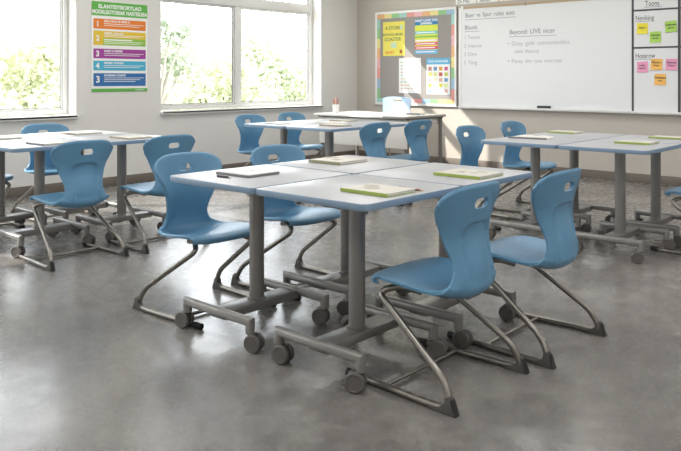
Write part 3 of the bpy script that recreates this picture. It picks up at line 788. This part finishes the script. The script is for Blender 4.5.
for a, b, z in ((-5.50, -4.74, 1.985), (-5.51, -5.28, 1.825), (-4.83, -4.18, 1.73)): add_box(bm, a-wbx0, b-wbx0, -0.0190, -0.0184, z-wz0, z-wz0+0.005)
for z in (1.64, 1.415): add_box(bm, -4.85-wbx0, -4.835-wbx0, -0.0190, -0.0184, z-wz0, z-wz0+0.014)
obj('underline', bm, M['ink'], wb, smooth=False)
# planning panel on the right
pp = thing('planning_board', 'narrow white planning board with dark ruled boxes, right of the whiteboard', 'board', (-3.25, YB-0.001, 0.815))
flat('surface', pp, 0.0, 0.95, 0, 1.9, -0.018, 0, M['whiteboard'])
bm = bmesh.new(); add_prism(bm, [(-0.075, -0.018), (-0.07, -0.024), (0, -0.024), (0, -0.001), (-0.068, -0.001), (-0.07, 0.006), (-0.075, 0.006)], 'x', 0.0, 0.95, bev=0.0015); obj('tray', bm, M['frame_alu'], pp)
bm = bmesh.new()
for q in ((0.0, 0.022, 0, 1.9), (0.508, 0.538, 0, 1.9), (0.93, 0.95, 0, 1.9)): add_box(bm, q[0], q[1], -0.021, -0.0181, q[2], q[3])
for z in (1.150, 0.722): add_box(bm, 0.022, 0.508, -0.021, -0.0181, z, z+0.02); add_box(bm, 0.538, 0.93, -0.021, -0.0181, z, z+0.02)
obj('ruled_line', bm, M['line_dark'], pp, smooth=False)
for s, x, z, sz in (('Toons', 0.15, 1.205, 0.085), ('Neviking', 0.04, 1.045, 0.082), ('Hoterow', 0.04, 0.612, 0.082)): text_mesh('heading', s, sz, M['ink_dark'], pp, x, z, -0.0186, sx=0.72)
bm = bmesh.new()
for a, b, z in ((0.14, 0.34, 1.19), (0.04, 0.25, 1.03), (0.04, 0.26, 0.597)): add_box(bm, a, b, -0.0192, -0.0184, z, z+0.005)
obj('underline', bm, M['ink'], pp, smooth=False)
NG = 'sticky notes on the planning board'
def note(label, px0, z, c, rot, lines):
    t = thing('sticky_note', label, 'sticky note', (px0, YB-0.0212, z), 0, NG); t.rotation_euler = (0, rot, 0)
    s = 0.062; n = 8
    bm = bmesh.new(); A = []; B = []
    for i in range(n+1):
        v = -1+2*i/n; lift = 0.010*((1-v)/2)**3
        A.append([bm.verts.new((u*s, -0.0005-lift, v*s)) for u in (-1, 1)]); B.append([bm.verts.new((u*s, -0.0013-lift, v*s)) for u in (-1, 1)])
    for i in range(n):
        bm.faces.new((A[i][0], A[i+1][0], A[i+1][1], A[i][1])); bm.faces.new((B[i][0], B[i][1], B[i+1][1], B[i+1][0]))
        for k in (0, 1): bm.faces.new((A[i][k], A[i+1][k], B[i+1][k], B[i][k]))
    bm.faces.new((A[0][0], A[0][1], B[0][1], B[0][0])); bm.faces.new((A[n][0], A[n][1], B[n][1], B[n][0]))
    obj('paper', bm, c, t)
    for k, (s_, zz) in enumerate(lines): text_mesh('handwriting', s_, 0.030, M['ink_dark'], t, 0, zz, -0.0045, 'CENTER', 0.0006)
Y_, G_, P_, O_ = col('note_yellow', 240, 224, 64), col('note_green', 172, 214, 96), col('note_pink', 232, 158, 190), col('note_orange', 240, 184, 92)
NOTES = [(-3.114, 1.766, Y_, 0.03, 'yellow sticky note, the only yellow one on the planning board', [('Ners.?', 0.0)]),
         (-2.969, 1.664, G_, 0.0, 'green sticky note lower of the two green ones', [('Lasrone', 0.012), ('canies', -0.022)]),
         (-2.800, 1.775, G_, -0.08, 'green sticky note upper right of the two green ones', [('Comraesc', 0.012), ('ganos', -0.022)]),
         (-3.112, 1.325, P_, -0.04, 'pink sticky note left of the orange pair', [('Lassc', 0.012), ('tanors', -0.022)]),
         (-2.955, 1.355, O_, 0.04, 'orange sticky note upper one of the orange pair, between the pink notes', [('Derres a', 0.012), ('lanac', -0.022)]),
         (-2.795, 1.352, P_, 0.02, 'pink sticky note right of the orange pair, by the dark line', [('Dencras', 0.012), ('Tasanc', -0.022)]),
         (-2.916, 1.183, O_, 0.03, 'orange sticky note lowest of all on the planning board', [('Conserane', 0.012), ('mac', -0.022)])]
for x, z, c, r, lab, ln in NOTES: note(lab, x-0.016, z, c, r, ln)
# eraser and markers on the tray
t = thing('whiteboard_eraser', 'black felt eraser on the whiteboard tray', 'eraser', (-4.335, YB-0.045, wz0-0.0005))
bm = bmesh.new(); add_box(bm, -0.085, 0.085, -0.02, 0.02, 0.0135, 0.038, bev=0.004); obj('grip', bm, M['pen_black'], t)
bm = bmesh.new(); add_box(bm, -0.083, 0.083, -0.019, 0.019, 0, 0.013); obj('felt_pad', bm, M['grey_cover'], t)
for k, x in enumerate((-4.04, -3.97)): pen('short white chalk piece on the tray right of the eraser', x, YB-0.04, 0.1*k, 0.05, 0.0055, M['white_paper'], M['white_paper'], 'chalk', 'chalk', wz0-0.0005, 'chalk pieces on the tray')
# card strip above the whiteboard
cs = thing('card_strip', 'row of white lettered cards pinned above the whiteboard', 'card strip', (-5.66, YB-0.002, 2.205))
for i in range(7): flat('card', cs, i*0.34, i*0.34+0.325, 0, 0.22, -0.006, 0, M['white_paper'], 0.002)
for i in range(6): flat('divider', cs, i*0.34+0.326, i*0.34+0.339, 0, 0.22, -0.007, 0, col('divider_tan', 190, 176, 158))
for i, s in enumerate(('Di MEI', 'Sanies', 'Loans', 'Tams')): text_mesh('lettering', s, 0.07, M['ink'], cs, i*0.34+0.03, 0.012, -0.0066)

# ------------------------------------------------------------ poster on the window wall
wp = thing('rules_poster', 'tall classroom poster with five coloured numbered bands between the windows', 'poster', (XW+0.002, 4.588, 1.545), pi/2)
pw, ph = 0.352, 0.497
flat('sheet', wp, -pw, pw, -ph, ph, -0.004, 0, M['white_paper'])
g1 = col('poster_green', 96, 176, 76)
flat('header', wp, -pw, pw, ph-0.155, ph, -0.0055, -0.0041, g1); flat('footer', wp, -pw, pw, -ph, -ph+0.035, -0.0055, -0.0041, g1)
text_mesh('title', 'ELANTISYSIORYLAO', 0.060, M['white_paper'], wp, 0, ph-0.072, -0.0062, 'CENTER', 0.002); text_mesh('title', 'MOOKLEOTORIAK NARTESUISA', 0.060, M['white_paper'], wp, 0, ph-0.133, -0.0062, 'CENTER', 0.002, 0.80)
text_mesh('title', 'MAEEMAEAS', 0.022, M['white_paper'], wp, pw-0.16, -ph+0.01, -0.0062)
bands = [(0.198, 0.308, ('poster_orange', 226, 126, 44), '1', 'REAL! WHO PE NEOR YI'), (0.018, 0.175, ('poster_yellow', 222, 188, 58), '2', 'GRIDIG CORAALS'),
         (-0.128, -0.022, ('poster_purple', 158, 62, 150), '3', 'BASEE UI NEREER'), (-0.262, -0.155, ('poster_cyan', 74, 172, 204), '4', 'PROMIT I SI PLEUS'), (-0.435, -0.292, ('poster_blue', 52, 110, 170), '3', 'PAOMARD COARTE')]
PD = (-0.022+0.0, )
for i, (a, b, c, n, h) in enumerate(bands):
    bd = flat('band', wp, -pw+0.022, pw-0.022, a, b, -0.0055, -0.0041, col(*c))
    if i == 1: flat('half_band', wp, -pw+0.14, pw-0.022, a, a+0.078, -0.0060, -0.0056, col('poster_lime', 146, 190, 76))
    text_mesh('number', n, 0.085 if i != 4 else 0.1, M['white_paper'], wp, -pw+0.05, (a+b)/2-0.03, -0.0064, bold=0.003)
    text_mesh('heading', h, 0.030, M['white_paper'], wp, -pw+0.15, b-0.034, -0.0064, bold=0.001)
    rows = [(-pw+0.15, pw-0.05, b-0.052, 0.006), (-pw+0.15, pw-0.10, b-0.072, 0.006)]
    if i == 1: rows = [(-pw+0.15, pw-0.05, b-0.046, 0.006), (-pw+0.15, pw-0.10, b-0.062, 0.006), (-pw+0.15, pw-0.20, b-0.096, 0.014), (-pw+0.15, pw-0.06, b-0.118, 0.006), (-pw+0.15, pw-0.1, b-0.136, 0.006)]
    if i == 4: rows.append((-pw+0.15, pw-0.16, b-0.092, 0.006))
    bars(wp, M['white_paper'], rows, -0.0066, 'small_print')

# ------------------------------------------------------------ outside: lawn and trees
struct(tag(box_obj('ground', (-90, XW-WT-0.3, -40, 90, -1.2, -1.0), M['concrete_out']), 'pale lawn outside the windows'))
def tree(label, x, y, h, r, kind, seed, trunk=0.35, dens=1.0):
    rnd = random.Random(seed)
    t = thing('garden_tree', label, 'tree', (x, y, -1.0), rnd.uniform(0, 6), 'trees and bushes outside the windows')
    bm = bmesh.new(); blobs = []
    top = Vector((0, 0, h*trunk))
    add_tube(bm, [(0, 0, 0), (0.05, 0, h*trunk*0.5), top], [0.13, 0.10, 0.08], 8)
    nb = 9
    for k in range(nb):
        a = 2*pi*k/nb+rnd.uniform(-0.3, 0.3); rr = r*rnd.uniform(0.35, 0.75); zz = h*rnd.uniform(trunk+0.1, 0.88)
        c = Vector((rr*cos(a), rr*sin(a), zz)); blobs.append((c, r*rnd.uniform(0.32, 0.5)))
        add_tube(bm, [top*0.7, top*0.4+c*0.55+Vector((0, 0, 0.1)), c], [0.06, 0.035, 0.012], 6)
    blobs.append((Vector((0, 0, h*0.82)), r*0.5))
    obj('trunk', bm, M['bark'], t)
    bm = bmesh.new()
    for c, br in blobs:
        for _ in range(int(620*dens)):
            d = Vector((rnd.gauss(0, 1), rnd.gauss(0, 1), rnd.gauss(0, 1))).normalized(); p = c+d*br*(rnd.uniform(0.25, 1.15))
            p.z = max(p.z, 0.1)
            a = Vector((rnd.gauss(0, 1), rnd.gauss(0, 1), rnd.gauss(0, 1))).normalized(); b = d.cross(a).normalized() if d.cross(a).length > 0.1 else Vector((1, 0, 0))
            s = rnd.uniform(0.05, 0.13); a = a*s; b = b*s*0.6
            bm.faces.new([bm.verts.new(q) for q in (p-a, p+b, p+a, p-b)])
    me = bpy.data.meshes.new('foliage'); bm.to_mesh(me); bm.free(); me.materials.append(M['leaf_'+kind])
    o = bpy.data.objects.new('foliage', me); COL.objects.link(o); o.parent = t
TR = [(-17.5, 7.4, 3.7, 2.0, 'b', 1, 0.12, 'rounded yellow green bush low in the left window'), (-18.3, 9.9, 3.9, 2.0, 'a', 2, 0.12, 'pale bush in the right half of the left window'),
      (-23, 9.2, 6.6, 2.6, 'c', 3, 0.3, 'sparse grey green tree rising behind the bushes of the left window'), (-19.5, 4.6, 4.2, 2.0, 'b', 4, 0.2, 'yellow green bush left of the first window edge'),
      (-17.6, 12.0, 4.6, 1.5, 'c', 6, 0.35, 'thin grey green tree at the left edge of the second window'), (-17.5, 14.3, 3.1, 1.8, 'b', 7, 0.10, 'low yellow bush in the left pane of the second window'),
      (-18.6, 17.0, 3.7, 1.9, 'a', 8, 0.10, 'low green bush beside the middle mullion of the second window'), (-22.5, 20.3, 5.6, 2.4, 'c', 9, 0.3, 'thin tree in the right pane of the second window'),
      (-18.0, 19.6, 3.6, 1.9, 'b', 10, 0.12, 'rounded pale bush in the right pane of the second window'), (-22, 25.0, 5.8, 2.8, 'a', 11, 0.2, 'taller green tree at the right edge of the second window'),
      (-28, 22.0, 4.2, 2.8, 'b', 12, 0.1, 'distant yellow green bush behind the second window trees'), (-26, 16.0, 4.2, 2.8, 'a', 13, 0.1, 'distant green bush farther back in the garden'), (-29, 12.5, 4.4, 3.0, 'b', 14, 0.1, 'distant pale bush behind the left window bushes'),
      (-27, 30.5, 5.2, 3.0, 'c', 15, 0.2, 'distant grey green tree beyond the right window edge')]
for x, y, h, r, k, sd, tr, lab in TR: tree(lab, x, y, h, r, k, sd, tr, 0.45 if k == 'c' else 1.0)
